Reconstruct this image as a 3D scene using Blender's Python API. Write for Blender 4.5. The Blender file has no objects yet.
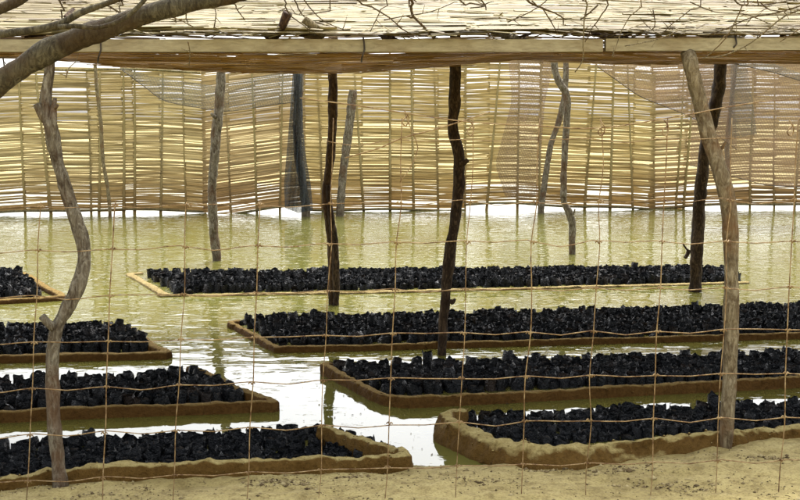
import bpy, bmesh, math, random
import numpy as np
from mathutils import Vector, Matrix, noise

R = math.radians
random.seed(7)
rng = np.random.default_rng(11)
SC = bpy.context.scene
COL = SC.collection

# ------------------------------------------------------------------ camera
EYE = 1.62
F = 1200.0                      # focal length in units of an 800 px wide picture
PITCH = math.atan(130.0 / F)    # horizon lies above the middle of the picture
cam = bpy.data.cameras.new('camera')
cam.sensor_width = 36.0
cam.lens = 36.0 * F / 800.0
cam.clip_start = 0.05
cam.clip_end = 3000
cam_o = bpy.data.objects.new('camera', cam)
COL.objects.link(cam_o)
cam_o.location = (0, 0, EYE)
cam_o.rotation_euler = (math.pi / 2 - PITCH, 0, 0)
SC.camera = cam_o

# ------------------------------------------------------------------ sky, sun, exposure
SUN_EL, SUN_AZ = R(58), R(8)       # azimuth measured from +Y (straight ahead) towards +X
world = bpy.data.worlds.new('World')
SC.world = world
world.use_nodes = True
wn, wl = world.node_tree.nodes, world.node_tree.links
wn.clear()
sky = wn.new('ShaderNodeTexSky')
sky.sky_type = 'NISHITA'
sky.sun_disc = False
sky.sun_elevation = SUN_EL
sky.sun_rotation = SUN_AZ
sky.air_density = 1.0
sky.dust_density = 4.5
sky.ozone_density = 1.0
hs = wn.new('ShaderNodeHueSaturation')
hs.inputs['Saturation'].default_value = 0.22
bg = wn.new('ShaderNodeBackground')
bg.inputs['Strength'].default_value = 0.15
wo = wn.new('ShaderNodeOutputWorld')
wl.new(sky.outputs[0], hs.inputs['Color'])
wl.new(hs.outputs[0], bg.inputs[0])
wl.new(bg.outputs[0], wo.inputs[0])
sl = bpy.data.lights.new('sun', 'SUN')
sl.energy = 0.8
sl.angle = R(18)
sl.color = (1.0, 0.94, 0.84)
so = bpy.data.objects.new('sun', sl)
COL.objects.link(so)
sd = Vector((math.sin(SUN_AZ) * math.cos(SUN_EL), math.cos(SUN_AZ) * math.cos(SUN_EL), math.sin(SUN_EL)))
so.rotation_euler = sd.to_track_quat('Z', 'Y').to_euler()
so.location = sd * 50
vs = SC.view_settings
vs.view_transform = 'Standard'
vs.look = 'None'
vs.exposure = 1.95
vs.gamma = 1.0
vs.use_curve_mapping = False
SC.cycles.max_bounces = 8
SC.cycles.transparent_max_bounces = 24

# ------------------------------------------------------------------ helpers
_cp, _sp = math.cos(PITCH), math.sin(PITCH)

def ray(x, y):
    dx, dy = (x - 400.0) / F, (250.0 - y) / F
    return Vector((dx, _cp + dy * _sp, -_sp + dy * _cp))

def G(x, y, z=0.0):             # where a line of sight meets a level
    d = ray(x, y)
    t = (z - EYE) / d.z
    return Vector((d.x * t, d.y * t, z))

def V(x, y, Y):                 # where a line of sight meets a distance
    d = ray(x, y)
    t = Y / d.y
    return Vector((d.x * t, Y, EYE + d.z * t))

def tag(o, label=None, cat=None, group=None, kind=None):
    if label: o['label'] = label
    if cat: o['category'] = cat
    if group: o['group'] = group
    if kind: o['kind'] = kind
    return o

def empty(name, loc=(0, 0, 0)):
    o = bpy.data.objects.new(name, None)
    o.empty_display_size = 0.1
    o.location = loc
    COL.objects.link(o)
    return o

def link(name, me, mat=None, parent=None, smooth=True):
    o = bpy.data.objects.new(name, me)
    COL.objects.link(o)
    mats = mat if isinstance(mat, (list, tuple)) else [mat]
    if len(me.materials) == 0:
        for m in mats:
            me.materials.append(m)
    if smooth:
        me.polygons.foreach_set('use_smooth', [True] * len(me.polygons))
    if parent is not None:
        o.parent = parent
        o.location = -Vector(parent.location)
    return o

class MB:
    """collects verts and faces of one mesh"""
    def __init__(self):
        self.v, self.f, self.m = [], [], []
    def add(self, vs_, fs_, mi=0):
        n = len(self.v)
        self.v.extend([tuple(p) for p in vs_])
        self.f.extend([tuple(i + n for i in q) for q in fs_])
        self.m.extend([mi] * len(fs_))
    def build(self, name, mat, parent=None, smooth=True):
        me = bpy.data.meshes.new(name)
        me.from_pydata(self.v, [], self.f)
        o = link(name, me, mat, parent, smooth)
        if any(self.m):
            me.polygons.foreach_set('material_index', self.m)
        return o

def catmull(pts, rad, step):
    P = [pts[0] * 2 - pts[1]] + list(pts) + [pts[-1] * 2 - pts[-2]]
    Q = [rad[0]] + list(rad) + [rad[-1]]
    out, ro = [], []
    for i in range(1, len(P) - 2):
        L = (P[i + 1] - P[i]).length
        n = max(2, int(L / step))
        for k in range(n):
            t = k / n
            a, b, c, d = P[i - 1], P[i], P[i + 1], P[i + 2]
            out.append(0.5 * ((2 * b) + (c - a) * t + (2 * a - 5 * b + 4 * c - d) * t * t + (3 * b - a - 3 * c + d) * t ** 3))
            ro.append(Q[i] * (1 - t) + Q[i + 1] * t)
    out.append(P[-2]); ro.append(Q[-2])
    return out, ro

def tube(mb, pts, rad, step=0.06, seg=10, rough=0.12, nf=9.0, seed=0.0, mi=0, cap=True):
    if isinstance(rad, (int, float)):
        rad = [rad] * len(pts)
    c, r = catmull([Vector(p) for p in pts], rad, step)
    vs_, fs_ = [], []
    up = None
    for i, p in enumerate(c):
        t = (c[min(i + 1, len(c) - 1)] - c[max(i - 1, 0)]).normalized()
        if up is None:
            up = Vector((1, 0, 0)) if abs(t.x) < 0.7 else Vector((0, 0, 1))
        a = t.cross(up)
        a = a.normalized() if a.length > 1e-6 else t.orthogonal().normalized()
        b = a.cross(t).normalized()
        up = b
        for k in range(seg):
            an = 2 * math.pi * k / seg
            d = a * math.cos(an) + b * math.sin(an)
            rr = r[i]
            if rough:
                q = p + d * rr
                n1 = noise.noise(Vector((q.x * nf, q.y * nf, q.z * nf * 0.55 + seed)))
                n2 = noise.noise(Vector((q.x * nf * 4 + 5, q.y * nf * 4, q.z * nf * 1.2 + seed)))
                rr *= 1 + rough * (1.3 * n1 + 0.8 * n2)
            vs_.append(p + d * rr)
    n = len(c)
    for i in range(n - 1):
        for k in range(seg):
            k2 = (k + 1) % seg
            fs_.append((i * seg + k, i * seg + k2, (i + 1) * seg + k2, (i + 1) * seg + k))
    if cap:
        fs_.append(tuple(range(seg))[::-1])
        fs_.append(tuple((n - 1) * seg + k for k in range(seg)))
    mb.add(vs_, fs_, mi)

# ------------------------------------------------------------------ materials
class Mat:
    def __init__(self, name):
        self.m = bpy.data.materials.new(name)
        self.m.use_nodes = True
        self.n, self.l = self.m.node_tree.nodes, self.m.node_tree.links
        self.n.clear()
        self.out = self.n.new('ShaderNodeOutputMaterial')
        self.p = self.n.new('ShaderNodeBsdfPrincipled')
        self.l.new(self.p.outputs[0], self.out.inputs[0])
        tc = self.n.new('ShaderNodeTexCoord')
        self.obj = tc.outputs['Object']
    def map(self, sc=(1, 1, 1), src=None):
        mp = self.n.new('ShaderNodeMapping')
        mp.inputs['Scale'].default_value = sc
        self.l.new(src or self.obj, mp.inputs[0])
        return mp.outputs[0]
    def noise(self, scale, detail=4, rough=0.55, vec=None, dist=0.0):
        nd = self.n.new('ShaderNodeTexNoise')
        nd.inputs['Scale'].default_value = scale
        nd.inputs['Detail'].default_value = detail
        nd.inputs['Roughness'].default_value = rough
        nd.inputs['Distortion'].default_value = dist
        self.l.new(vec or self.obj, nd.inputs['Vector'])
        return nd.outputs[0]
    def ramp(self, fac, stops):
        r = self.n.new('ShaderNodeValToRGB')
        els = r.color_ramp.elements
        while len(els) < len(stops):
            els.new(0.5)
        for e, (p, c) in zip(els, stops):
            e.position = p
            e.color = (c[0], c[1], c[2], 1) if not isinstance(c, (int, float)) else (c, c, c, 1)
        self.l.new(fac, r.inputs[0])
        return r.outputs[0]
    def mix(self, fac, a, b, mode='MIX'):
        x = self.n.new('ShaderNodeMix')
        x.data_type = 'RGBA'
        x.blend_type = mode
        for sock, val in ((x.inputs['Factor'], fac), (x.inputs['A'], a), (x.inputs['B'], b)):
            if isinstance(val, (int, float)):
                sock.default_value = val
            elif isinstance(val, tuple):
                sock.default_value = (val[0], val[1], val[2], 1)
            else:
                self.l.new(val, sock)
        return x.outputs['Result']
    def math(self, op, a, b=0.0):
        x = self.n.new('ShaderNodeMath')
        x.operation = op
        for sock, val in ((x.inputs[0], a), (x.inputs[1], b)):
            if isinstance(val, (int, float)):
                sock.default_value = val
            else:
                self.l.new(val, sock)
        return x.outputs[0]
    def island(self):
        g = self.n.new('ShaderNodeNewGeometry')
        return g.outputs['Random Per Island']
    def sep(self, src=None):
        s = self.n.new('ShaderNodeSeparateXYZ')
        self.l.new(src or self.obj, s.inputs[0])
        return s.outputs
    def set(self, **kw):
        names = dict(base='Base Color', rough='Roughness', spec='Specular IOR Level', ior='IOR', metal='Metallic', alpha='Alpha')
        for k, v in kw.items():
            s = self.p.inputs[names[k]]
            if isinstance(v, (int, float)):
                s.default_value = v
            elif isinstance(v, tuple):
                s.default_value = (v[0], v[1], v[2], 1)
            else:
                self.l.new(v, s)
        return self
    def bump(self, h, strength=0.5, dist=0.01, prev=None):
        b = self.n.new('ShaderNodeBump')
        b.inputs['Strength'].default_value = strength
        b.inputs['Distance'].default_value = dist
        self.l.new(h, b.inputs['Height'])
        if prev is not None:
            self.l.new(prev, b.inputs['Normal'])
        self.l.new(b.outputs[0], self.p.inputs['Normal'])
        return b.outputs[0]

def bark(name, c0, c1, c2, sc=1.0, rough=0.85):
    m = Mat(name)
    v = m.map((46 * sc, 46 * sc, 14 * sc))
    a = m.noise(1.0, 8, 0.72, v, 1.2)
    kn = m.noise(13 * sc, 5, 0.7)
    b = m.noise(3.2 * sc, 4, 0.6)
    col = m.ramp(a, [(0.38, c0), (0.5, c1), (0.60, tuple(x * 1.18 for x in c2))])
    patch = m.ramp(b, [(0.53, 0.0), (0.62, 1.0)])
    col = m.mix(m.math('MULTIPLY', patch, 0.65), col, (c0[0] * 1.5, c0[1] * 1.1, c0[2] * 0.8))
    col = m.mix(0.7, col, m.ramp(kn, [(0.36, (0.45, 0.38, 0.30)), (0.50, (1.0, 1.0, 1.0))]), 'MULTIPLY')
    dz = m.math('ADD', m.sep()[2], m.math('MULTIPLY', m.math('SUBTRACT', b, 0.5), 0.18))
    col = m.mix(m.ramp(dz, [(0.06, 0.6), (0.15, 0.0)]), col, (0.42, 0.36, 0.28), 'MULTIPLY')
    m.set(base=col, rough=rough, spec=0.25)
    nb = m.bump(a, 1.0, 0.02)
    m.bump(kn, 0.6, 0.02, nb)
    return m.m

BARK_LIGHT = bark('bark_light', (0.13, 0.088, 0.042), (0.23, 0.18, 0.10), (0.31, 0.255, 0.155))
BARK_GREY = bark('bark_grey', (0.085, 0.058, 0.033), (0.185, 0.155, 0.105), (0.27, 0.24, 0.175))
BARK_SHADED = bark('bark_shaded', (0.02, 0.012, 0.006), (0.052, 0.032, 0.016), (0.11, 0.072, 0.04))  # shade under the roof is put into this bark colour
BARK_LIMB = bark('bark_limb', (0.045, 0.035, 0.018), (0.086, 0.072, 0.040), (0.13, 0.112, 0.066), 1.0)
BARK_BROWN = bark('bark_brown', (0.034, 0.018, 0.008), (0.075, 0.042, 0.019), (0.14, 0.085, 0.042))
TWIG = bark('twig_bark', (0.075, 0.05, 0.022), (0.13, 0.092, 0.042), (0.19, 0.14, 0.07), 2.0)
TWIG_PALE = bark('twig_bark_pale', (0.13, 0.10, 0.05), (0.23, 0.18, 0.09), (0.33, 0.27, 0.15), 2.0)

def reed(name, dark, mid, light, trans=0.45, wet=None, big_mix=0.3):
    m = Mat(name)
    r = m.island()
    n = m.noise(1.0, 3, 0.6, m.map((3.0, 30, 30)))
    col = m.ramp(r, [(0.0, dark), (0.4, mid), (1.0, light)])
    col = m.mix(0.55, col, m.ramp(n, [(0.3, (0.62, 0.55, 0.46)), (0.7, (1.0, 1.0, 1.0))]), 'MULTIPLY')
    big = m.noise(1.0, 3, 0.6, m.map((0.7, 2.6, 2.6)))
    col = m.mix(big_mix, col, m.ramp(big, [(0.36, (0.50, 0.40, 0.28)), (0.56, (1.0, 1.0, 1.0))]), 'MULTIPLY')
    if wet:
        z = m.sep()[2]
        f = m.ramp(m.math('ADD', m.math('MULTIPLY', m.noise(2.0, 3), 0.35), m.math('MULTIPLY', z, 0.8)), [(0.28, 1.0), (0.95, 0.0)])
        col = m.mix(m.math('MULTIPLY', f, 0.9), col, wet, 'MULTIPLY')
    m.set(base=col, rough=0.6, spec=0.3)
    t = m.n.new('ShaderNodeBsdfTranslucent')
    m.l.new(col, t.inputs[0])
    mx = m.n.new('ShaderNodeMixShader')
    mx.inputs[0].default_value = trans
    m.l.new(m.p.outputs[0], mx.inputs[1])
    m.l.new(t.outputs[0], mx.inputs[2])
    m.l.new(mx.outputs[0], m.out.inputs[0])
    return m.m

WET = (0.56, 0.43, 0.32)
REED_WALL = reed('reed_wall', (0.315, 0.250, 0.109), (0.360, 0.289, 0.131), (0.405, 0.332, 0.166), 0.34, WET)
REED_WALL_Y = reed('reed_wall_yellow', (0.338, 0.258, 0.100), (0.383, 0.297, 0.122), (0.428, 0.340, 0.153), 0.34, WET)
REED_WALL_B = reed('reed_wall_brown', (0.310, 0.231, 0.105), (0.351, 0.267, 0.127), (0.396, 0.306, 0.153), 0.34, WET)
REED_RIB = reed('reed_rib', (0.350, 0.274, 0.106), (0.395, 0.319, 0.129), (0.441, 0.357, 0.160), 0.1, WET)
REED_ROOF = reed('reed_roof', (0.14, 0.10, 0.032), (0.235, 0.19, 0.068), (0.31, 0.26, 0.11), 0.10, None, 0.7)
REED_UNDER = reed('reed_underside', (0.27, 0.16, 0.045), (0.42, 0.255, 0.075), (0.54, 0.36, 0.13), 0.42)
RIB = bark('rib_stick', (0.13, 0.105, 0.045), (0.21, 0.175, 0.075), (0.28, 0.24, 0.11), 1.5)

def timber():
    m = Mat('sawn_timber')
    a = m.noise(1.0, 6, 0.7, m.map((2.2, 60, 60)), 0.4)
    b = m.noise(2.6, 4, 0.6)
    col = m.ramp(a, [(0.25, (0.19, 0.155, 0.088)), (0.5, (0.32, 0.275, 0.165)), (0.75, (0.42, 0.37, 0.235))])
    col = m.mix(m.ramp(b, [(0.5, 0.0), (0.68, 0.7)]), col, (0.16, 0.10, 0.035))
    m.set(base=col, rough=0.8, spec=0.25)
    m.bump(a, 0.5, 0.004)
    return m.m
TIMBER = timber()

def sand():
    m = Mat('sand')
    a = m.noise(1.3, 5, 0.6)
    b = m.noise(14, 6, 0.7)
    c = m.noise(90, 3, 0.6)
    col = m.ramp(a, [(0.32, (0.29, 0.23, 0.085)), (0.52, (0.40, 0.325, 0.13)), (0.7, (0.46, 0.38, 0.16))])
    col = m.mix(0.6, col, m.ramp(b, [(0.36, (0.42, 0.36, 0.28)), (0.54, (1.0, 1.0, 1.0))]), 'MULTIPLY')
    col = m.mix(0.45, col, m.ramp(c, [(0.38, (0.38, 0.33, 0.26)), (0.52, (1.0, 1.0, 1.0))]), 'MULTIPLY')
    z = m.sep()[2]
    wet = m.ramp(m.math('ADD', z, m.math('MULTIPLY', b, 0.03)), [(0.022, 1.0), (0.045, 0.0)])
    col = m.mix(m.math('MULTIPLY', wet, 0.7), col, (0.42, 0.36, 0.28), 'MULTIPLY')
    m.set(base=col, rough=m.ramp(wet, [(0.0, 0.9), (1.0, 0.5)]), spec=0.25)
    n = m.bump(b, 0.9, 0.02)
    m.bump(c, 0.6, 0.005, n)
    return m.m
SAND = sand()

def mud(name, topc, shaded_sidec, z0, z1):
    m = Mat(name)
    a = m.noise(9, 6, 0.7)
    b = m.noise(45, 4, 0.65)
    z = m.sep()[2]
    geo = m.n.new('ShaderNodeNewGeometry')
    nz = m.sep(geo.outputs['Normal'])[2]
    f = m.ramp(m.math('ADD', nz, m.math('MULTIPLY', m.math('SUBTRACT', a, 0.5), 0.5)), [(0.62, 0.0), (0.88, 1.0)])  # steep faces go browner: damp mud plus side shade painted in
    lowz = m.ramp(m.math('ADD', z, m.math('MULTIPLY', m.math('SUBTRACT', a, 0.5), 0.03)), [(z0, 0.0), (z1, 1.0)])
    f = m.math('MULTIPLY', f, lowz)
    col = m.mix(f, shaded_sidec, topc)
    col = m.mix(0.6, col, m.ramp(b, [(0.33, (0.5, 0.45, 0.36)), (0.58, (1.0, 1.0, 1.0))]), 'MULTIPLY')
    col = m.mix(0.6, col, m.ramp(a, [(0.35, (0.65, 0.58, 0.46)), (0.6, (1.0, 1.0, 1.0))]), 'MULTIPLY')
    m.set(base=col, rough=m.ramp(f, [(0.0, 0.75), (1.0, 0.95)]), spec=0.10)
    n = m.bump(a, 1.0, 0.035)
    n = m.bump(b, 0.9, 0.012, n)
    m.bump(m.noise(130, 3), 0.7, 0.004, n)
    return m.m
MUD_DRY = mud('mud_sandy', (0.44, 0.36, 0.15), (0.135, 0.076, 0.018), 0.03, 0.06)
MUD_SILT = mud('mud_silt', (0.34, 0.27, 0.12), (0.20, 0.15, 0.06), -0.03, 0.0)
MUD_WET_SHADED = mud('mud_wet_shaded', (0.25, 0.17, 0.055), (0.105, 0.052, 0.012), 0.008, 0.022)

def water():
    m = Mat('muddy_water')
    big = m.noise(0.35, 3, 0.5)
    col = m.ramp(big, [(0.35, (0.122, 0.113, 0.026)), (0.65, (0.140, 0.138, 0.034))])
    m.set(base=col, rough=0.02, ior=1.33, spec=0.5)
    a = m.noise(3.2, 2, 0.5, m.map((0.8, 1.5, 1)), 0.2)
    b = m.noise(9.0, 3, 0.6, m.map((0.8, 1.5, 1)), 0.3)
    c = m.ramp(m.noise(1.1, 2), [(0.42, 0.25), (0.62, 1.0)])
    y = m.sep()[1]
    k = m.ramp(m.math('MULTIPLY', m.math('ADD', y, m.math('MULTIPLY', m.noise(0.8, 2), 3.0)), 0.04), [(0.32, 0.06), (0.46, 1.0)])
    bs = m.ramp(b, [(0.58, 0.0), (0.70, 1.0)])
    h = m.math('ADD', m.math('MULTIPLY', a, 0.9), m.math('MULTIPLY', m.math('MULTIPLY', bs, c), 0.95))
    h = m.math('MULTIPLY', h, k)
    m.bump(h, 1.0, 0.0105)
    return m.m
WATER = water()

def plastic():
    m = Mat('black_polythene')
    r = m.island()
    n = m.noise(70, 3, 0.6)
    g = m.noise(9, 3, 0.6)
    col = m.ramp(r, [(0.0, (0.002, 0.0025, 0.003)), (0.6, (0.004, 0.005, 0.0065)), (0.85, (0.009, 0.010, 0.012)), (1.0, (0.024, 0.015, 0.009))])
    dust = m.ramp(g, [(0.58, 0.0), (0.8, 0.5)])
    col = m.mix(dust, col, (0.035, 0.026, 0.016))
    m.set(base=col, rough=m.ramp(n, [(0.3, 0.12), (0.7, 0.38)]), spec=0.30)
    n2 = m.bump(n, 1.0, 0.02)
    m.bump(m.noise(160, 2), 0.6, 0.004, n2)
    return m.m
PLASTIC = plastic()

def soil():
    m = Mat('potting_soil')
    a = m.noise(60, 4, 0.7)
    m.set(base=m.ramp(a, [(0.3, (0.006, 0.005, 0.004)), (0.6, (0.016, 0.012, 0.008)), (0.8, (0.05, 0.035, 0.02))]), rough=0.8, spec=0.3)
    m.bump(a, 1.0, 0.012)
    return m.m
SOIL = soil()

def wire_mat():
    m = Mat('rusty_wire')
    a = m.noise(35, 3, 0.6)
    m.set(base=m.ramp(a, [(0.34, (0.10, 0.05, 0.02)), (0.5, (0.25, 0.16, 0.07)), (0.66, (0.36, 0.265, 0.135))]), rough=0.7, metal=0.15, spec=0.3)
    return m.m
WIRE = wire_mat()

def litter_mat():
    m = Mat('litter_bits')
    m.set(base=m.ramp(m.island(), [(0.0, (0.06, 0.04, 0.02)), (0.3, (0.14, 0.10, 0.05)), (0.7, (0.28, 0.22, 0.11)), (1.0, (0.40, 0.33, 0.17))]), rough=0.9, spec=0.1)
    return m.m
LITTER = litter_mat()

def dark_wire():
    m = Mat('dark_wire')
    a = m.noise(35, 3, 0.6)
    m.set(base=m.ramp(a, [(0.3, (0.02, 0.016, 0.012)), (0.7, (0.07, 0.05, 0.035))]), rough=0.6, metal=0.3)
    return m.m
TIE = dark_wire()

def net(name, col, dens, weave=0.22):
    m = Mat(name)
    a = m.noise(1.0, 3, 0.6, m.map((5, 5, 2)))
    fine = m.noise(1.0, 1, 0.5, m.map((60, 60, 45)))
    c = m.mix(a, tuple(x * 0.7 for x in col), tuple(min(1, x * 1.25) for x in col))
    m.set(base=c, rough=0.7, spec=0.2)
    t = m.n.new('ShaderNodeBsdfTranslucent')
    m.l.new(c, t.inputs[0])
    mx = m.n.new('ShaderNodeMixShader')
    mx.inputs[0].default_value = 0.4
    m.l.new(m.p.outputs[0], mx.inputs[1])
    m.l.new(t.outputs[0], mx.inputs[2])
    tr = m.n.new('ShaderNodeBsdfTransparent')
    m2 = m.n.new('ShaderNodeMixShader')
    f = m.math('ADD', m.math('MULTIPLY', m.math('SUBTRACT', a, 0.5), 0.5), dens)
    sx_, sy_, sz_ = m.sep()
    wa = m.math('SINE', m.math('MULTIPLY', m.math('ADD', sx_, m.math('MULTIPLY', sz_, 0.5)), 150.0))
    wb = m.math('SINE', m.math('MULTIPLY', m.math('SUBTRACT', sz_, m.math('MULTIPLY', sx_, 0.4)), 150.0))
    f = m.math('ADD', f, m.math('MULTIPLY', m.math('MAXIMUM', wa, wb), weave))
    f = m.math('ADD', f, m.math('MULTIPLY', m.math('SUBTRACT', fine, 0.5), 0.3))
    cl = m.n.new('ShaderNodeClamp')
    m.l.new(f, cl.inputs[0])
    m.l.new(cl.outputs[0], m2.inputs[0])
    m.l.new(tr.outputs[0], m2.inputs[1])
    m.l.new(mx.outputs[0], m2.inputs[2])
    m.l.new(m2.outputs[0], m.out.inputs[0])
    return m.m
NET_PINK = net('shade_net_pink', (0.19, 0.13, 0.085), 0.42)
NET_BLUE = net('shade_net_blue', (0.11, 0.115, 0.10), 0.30)
NET_BLUE_D = net('shade_net_blue_folded', (0.065, 0.078, 0.085), 0.75, 0.05)

# ------------------------------------------------------------------ ground and water
shore_px = [(-250, 495), (-50, 489), (0, 487), (200, 477), (390, 468), (430, 466), (470, 468), (560, 471), (620, 462), (700, 447), (800, 433), (1000, 415)]
shore = [G(*p) for p in shore_px]
sx = np.array([p.x for p in shore]); sy = np.array([p.y for p in shore])

def ground_h(x, y):
    ys = np.interp(x, sx, sy)
    d = ys - y                                   # positive on the dry side near the camera
    h = np.where(d > 0, 0.065 * (1 - np.exp(-d / 0.16)) + 0.004 * d, np.maximum(-0.22, 0.14 * d))
    far = np.clip((y - 26.0) / 6.0, 0, 1)
    return h * (1 - far) + 0.10 * far

def axis(parts):
    out = []
    for a, b, n in parts:
        out += list(np.linspace(a, b, n, endpoint=False))
    return np.array(out + [parts[-1][1]])

gx = axis([(-900, -60, 8), (-60, -8, 14), (-8, -2.6, 30), (-2.6, 2.9, 150), (2.9, 8, 28), (8, 60, 14), (60, 900, 8)])
gy = axis([(-300, -10, 8), (-10, 4.6, 24), (4.6, 6.7, 75), (6.7, 40, 60), (40, 300, 14), (300, 1600, 6)])
X, Y = np.meshgrid(gx, gy)
H = ground_h(X, Y)
for j in range(len(gy)):
    if 4.5 < gy[j] < 6.8:
        for i in range(len(gx)):
            if -2.7 < gx[i] < 3:
                p = Vector((gx[i], gy[j], 0))
                H[j, i] += 0.018 * noise.noise(p * 3.1) + 0.014 * noise.noise(p * 9) + 0.009 * noise.noise(p * 23)
vs_ = np.stack([X, Y, H], -1).reshape(-1, 3)
nx = len(gx)
fs_ = [(j * nx + i, j * nx + i + 1, (j + 1) * nx + i + 1, (j + 1) * nx + i) for j in range(len(gy) - 1) for i in range(nx - 1)]
me = bpy.data.meshes.new('ground')
me.from_pydata(vs_.tolist(), [], fs_)
tag(link('ground', me, SAND), 'pale yellow sandy ground in front of the flooded beds', kind='structure')

mb = MB()
mb.add([(-40, 4.2, 0), (40, 4.2, 0), (40, 31, 0), (-40, 31, 0)], [(0, 1, 2, 3)])
tag(mb.build('water', WATER), 'muddy yellow green flood water between the beds', kind='structure')

# ------------------------------------------------------------------ roof geometry
def beamY(x):                                   # distance of the front beam at world x
    return 5.5 + 0.21 * x

def beamYp(px):                                 # the same by picture column
    return 5.5 / (1 - 0.21 * (px - 400.0) / F)

def beamTop(x):
    return EYE + 80.5 * beamY(x) / F

def lerp_list(x, xs, ys):
    return float(np.interp(x, xs, ys))

def roof_z(x, v):                               # upper layer, v = metres behind the beam
    return beamTop(x) + 0.022 + 0.165 * v + 0.02 * noise.noise(Vector((x * 0.7, v * 0.8, 3.0))) + 0.012 * noise.noise(Vector((x * 2, v * 3, 7.0)))

def sag_z(x, v):
    Yv = beamY(x) + 0.85
    px = 400 + x / Yv * F * 1.0
    ylow = lerp_list(px, [-200, 40, 95, 180, 290, 400, 530, 640, 720, 900], [52, 56, 62, 68, 71.5, 67, 57, 61.5, 61, 63])
    zs = V(px, ylow, Yv).z
    t = v / 0.85
    z0 = beamTop(x) - 0.058
    if t <= 1:
        return z0 + (zs - z0) * math.sin(t * math.pi / 2)
    k = min(1.0, (v - 0.85) / 2.4)
    return zs + (roof_z(x, v) - 0.05 - zs) * k * k * (3 - 2 * k)

def strip(mb, c, d, up, L, w, arch, mi=0, bend=0.0):
    """one split reed: a shallow channel along d"""
    d = d.normalized()
    s = d.cross(up).normalized()
    u = s.cross(d)
    a, b = c - d * (L / 2), c + d * (L / 2)
    m = c + u * bend
    h = u * arch
    mb.add([a - s * w / 2, a + h, a + s * w / 2, m - s * w / 2, m + h, m + s * w / 2, b - s * w / 2, b + h, b + s * w / 2],
           [(0, 1, 4, 3), (1, 2, 5, 4), (3, 4, 7, 6), (4, 5, 8, 7)], mi)

roof = empty('shade_roof', (0, 5.5, 1.95))
tag(roof, 'sloping thatched reed shade roof on a timber beam across the top', 'roof')
top, under = MB(), MB()
ROOF_V = 5.6
v = -0.03
while v < ROOF_V:
    x = -5.5 + random.random() * 0.5
    while x < 6.0:
        L = random.uniform(0.5, 1.5)
        vv = v + random.uniform(-0.02, 0.02)
        xc = x + L / 2
        z = roof_z(xc, vv) + random.uniform(-0.006, 0.022)
        dz = (roof_z(xc + 0.3, vv) - roof_z(xc - 0.3, vv)) / 0.6
        d = Vector((1, 0.21 + random.gauss(0, 0.03), dz + random.gauss(0, 0.008)))
        strip(top, Vector((xc, beamY(xc) + vv, z)), d, Vector((0, -0.165 + random.gauss(0, 0.25), 1)), L * 1.05, random.uniform(0.012, 0.034), random.uniform(0.003, 0.009), 0, random.gauss(0, 0.006))
        x += L * 0.93
    v += 0.0135
# loose straw on top
for i in range(700):
    x = random.uniform(-3.5, 4.2); vv = random.uniform(0.0, 4.0)
    an = random.gauss(0, 0.5)
    strip(top, Vector((x, beamY(x) + vv, roof_z(x, vv) + random.uniform(0.02, 0.05))), Vector((math.cos(an), math.sin(an), random.gauss(0, 0.06))), Vector((0, 0, 1)), random.uniform(0.1, 0.45), random.uniform(0.006, 0.016), 0.003)
for i in range(260):
    x = random.uniform(-2.6, 3.2); vv = random.uniform(-0.05, 0.08)
    an = random.gauss(0.1, 0.45)
    strip(top, Vector((x, beamY(x) + vv, beamTop(x) + random.uniform(0.012, 0.045))), Vector((math.cos(an), math.sin(an), random.gauss(0, 0.16))), Vector((0, -0.4, 1)), random.uniform(0.06, 0.3), random.uniform(0.005, 0.014), 0.003)
v = 0.0
while v < 3.2:
    x = -5.5 + random.random() * 0.5
    while x < 6.0:
        L = random.uniform(0.35, 1.0)
        xc = x + L / 2
        z = sag_z(xc, v) + random.uniform(-0.008, 0.008)
        dz = (sag_z(xc + 0.2, v) - sag_z(xc - 0.2, v)) / 0.4
        dv = (sag_z(xc, v + 0.05) - sag_z(xc, max(0, v - 0.05))) / 0.1
        d = Vector((1, 0.21 + random.gauss(0, 0.035), dz + random.gauss(0, 0.01)))
        strip(under, Vector((xc, beamY(xc) + v + 0.05, z)), d, Vector((0, -dv, 1)), L * 1.03, random.uniform(0.018, 0.034) * (0.45 if random.random() < 0.16 else 1), 0.004)
        x += L * 0.96
    v += 0.021
o = top.build('reed_thatch', REED_ROOF, roof); tag(o, kind='stuff')
o = under.build('sagging_reed_mat', REED_UNDER, roof); tag(o, kind='stuff')

def beam(xa, xb, yt, yb, dy, thick=0.05, rough=0.003, seed=0, skew=0.0):
    m = MB()
    n = 40
    vs2, fs2 = [], []
    for i in range(n + 1):
        px = xa + (xb - xa) * i / n
        Yb = beamYp(px) + dy
        t_ = V(px, yt + skew * (i / n), Yb); b_ = V(px, yb + skew * (i / n), Yb)
        for k, (q, back) in enumerate(((t_, 0), (b_, 0), (b_, thick), (t_, thick))):
            j = Vector((0, noise.noise(Vector((px * 0.03, k * 5 + seed, 1))) * rough, noise.noise(Vector((px * 0.03, k * 5 + seed, 9))) * rough))
            vs2.append(Vector((q.x, q.y + back, q.z)) + j)
    for i in range(n):
        for k in range(4):
            k2 = (k + 1) % 4
            fs2.append((i * 4 + k, i * 4 + k2, (i + 1) * 4 + k2, (i + 1) * 4 + k))
    fs2 += [(3, 2, 1, 0), (n * 4, n * 4 + 1, n * 4 + 2, n * 4 + 3)]
    m.add(vs2, fs2)
    return m
bo = beam(-320, 603, 39.2, 51.6, 0).build('beam', TIMBER, roof, smooth=False)
tag(bo, 'long sawn timber front beam, left length')
bo = beam(606, 1200, 38.7, 50.9, 0, seed=30, skew=-3.0).build('beam', TIMBER, roof, smooth=False)
tag(bo, 'sawn timber front beam, right length')
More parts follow.
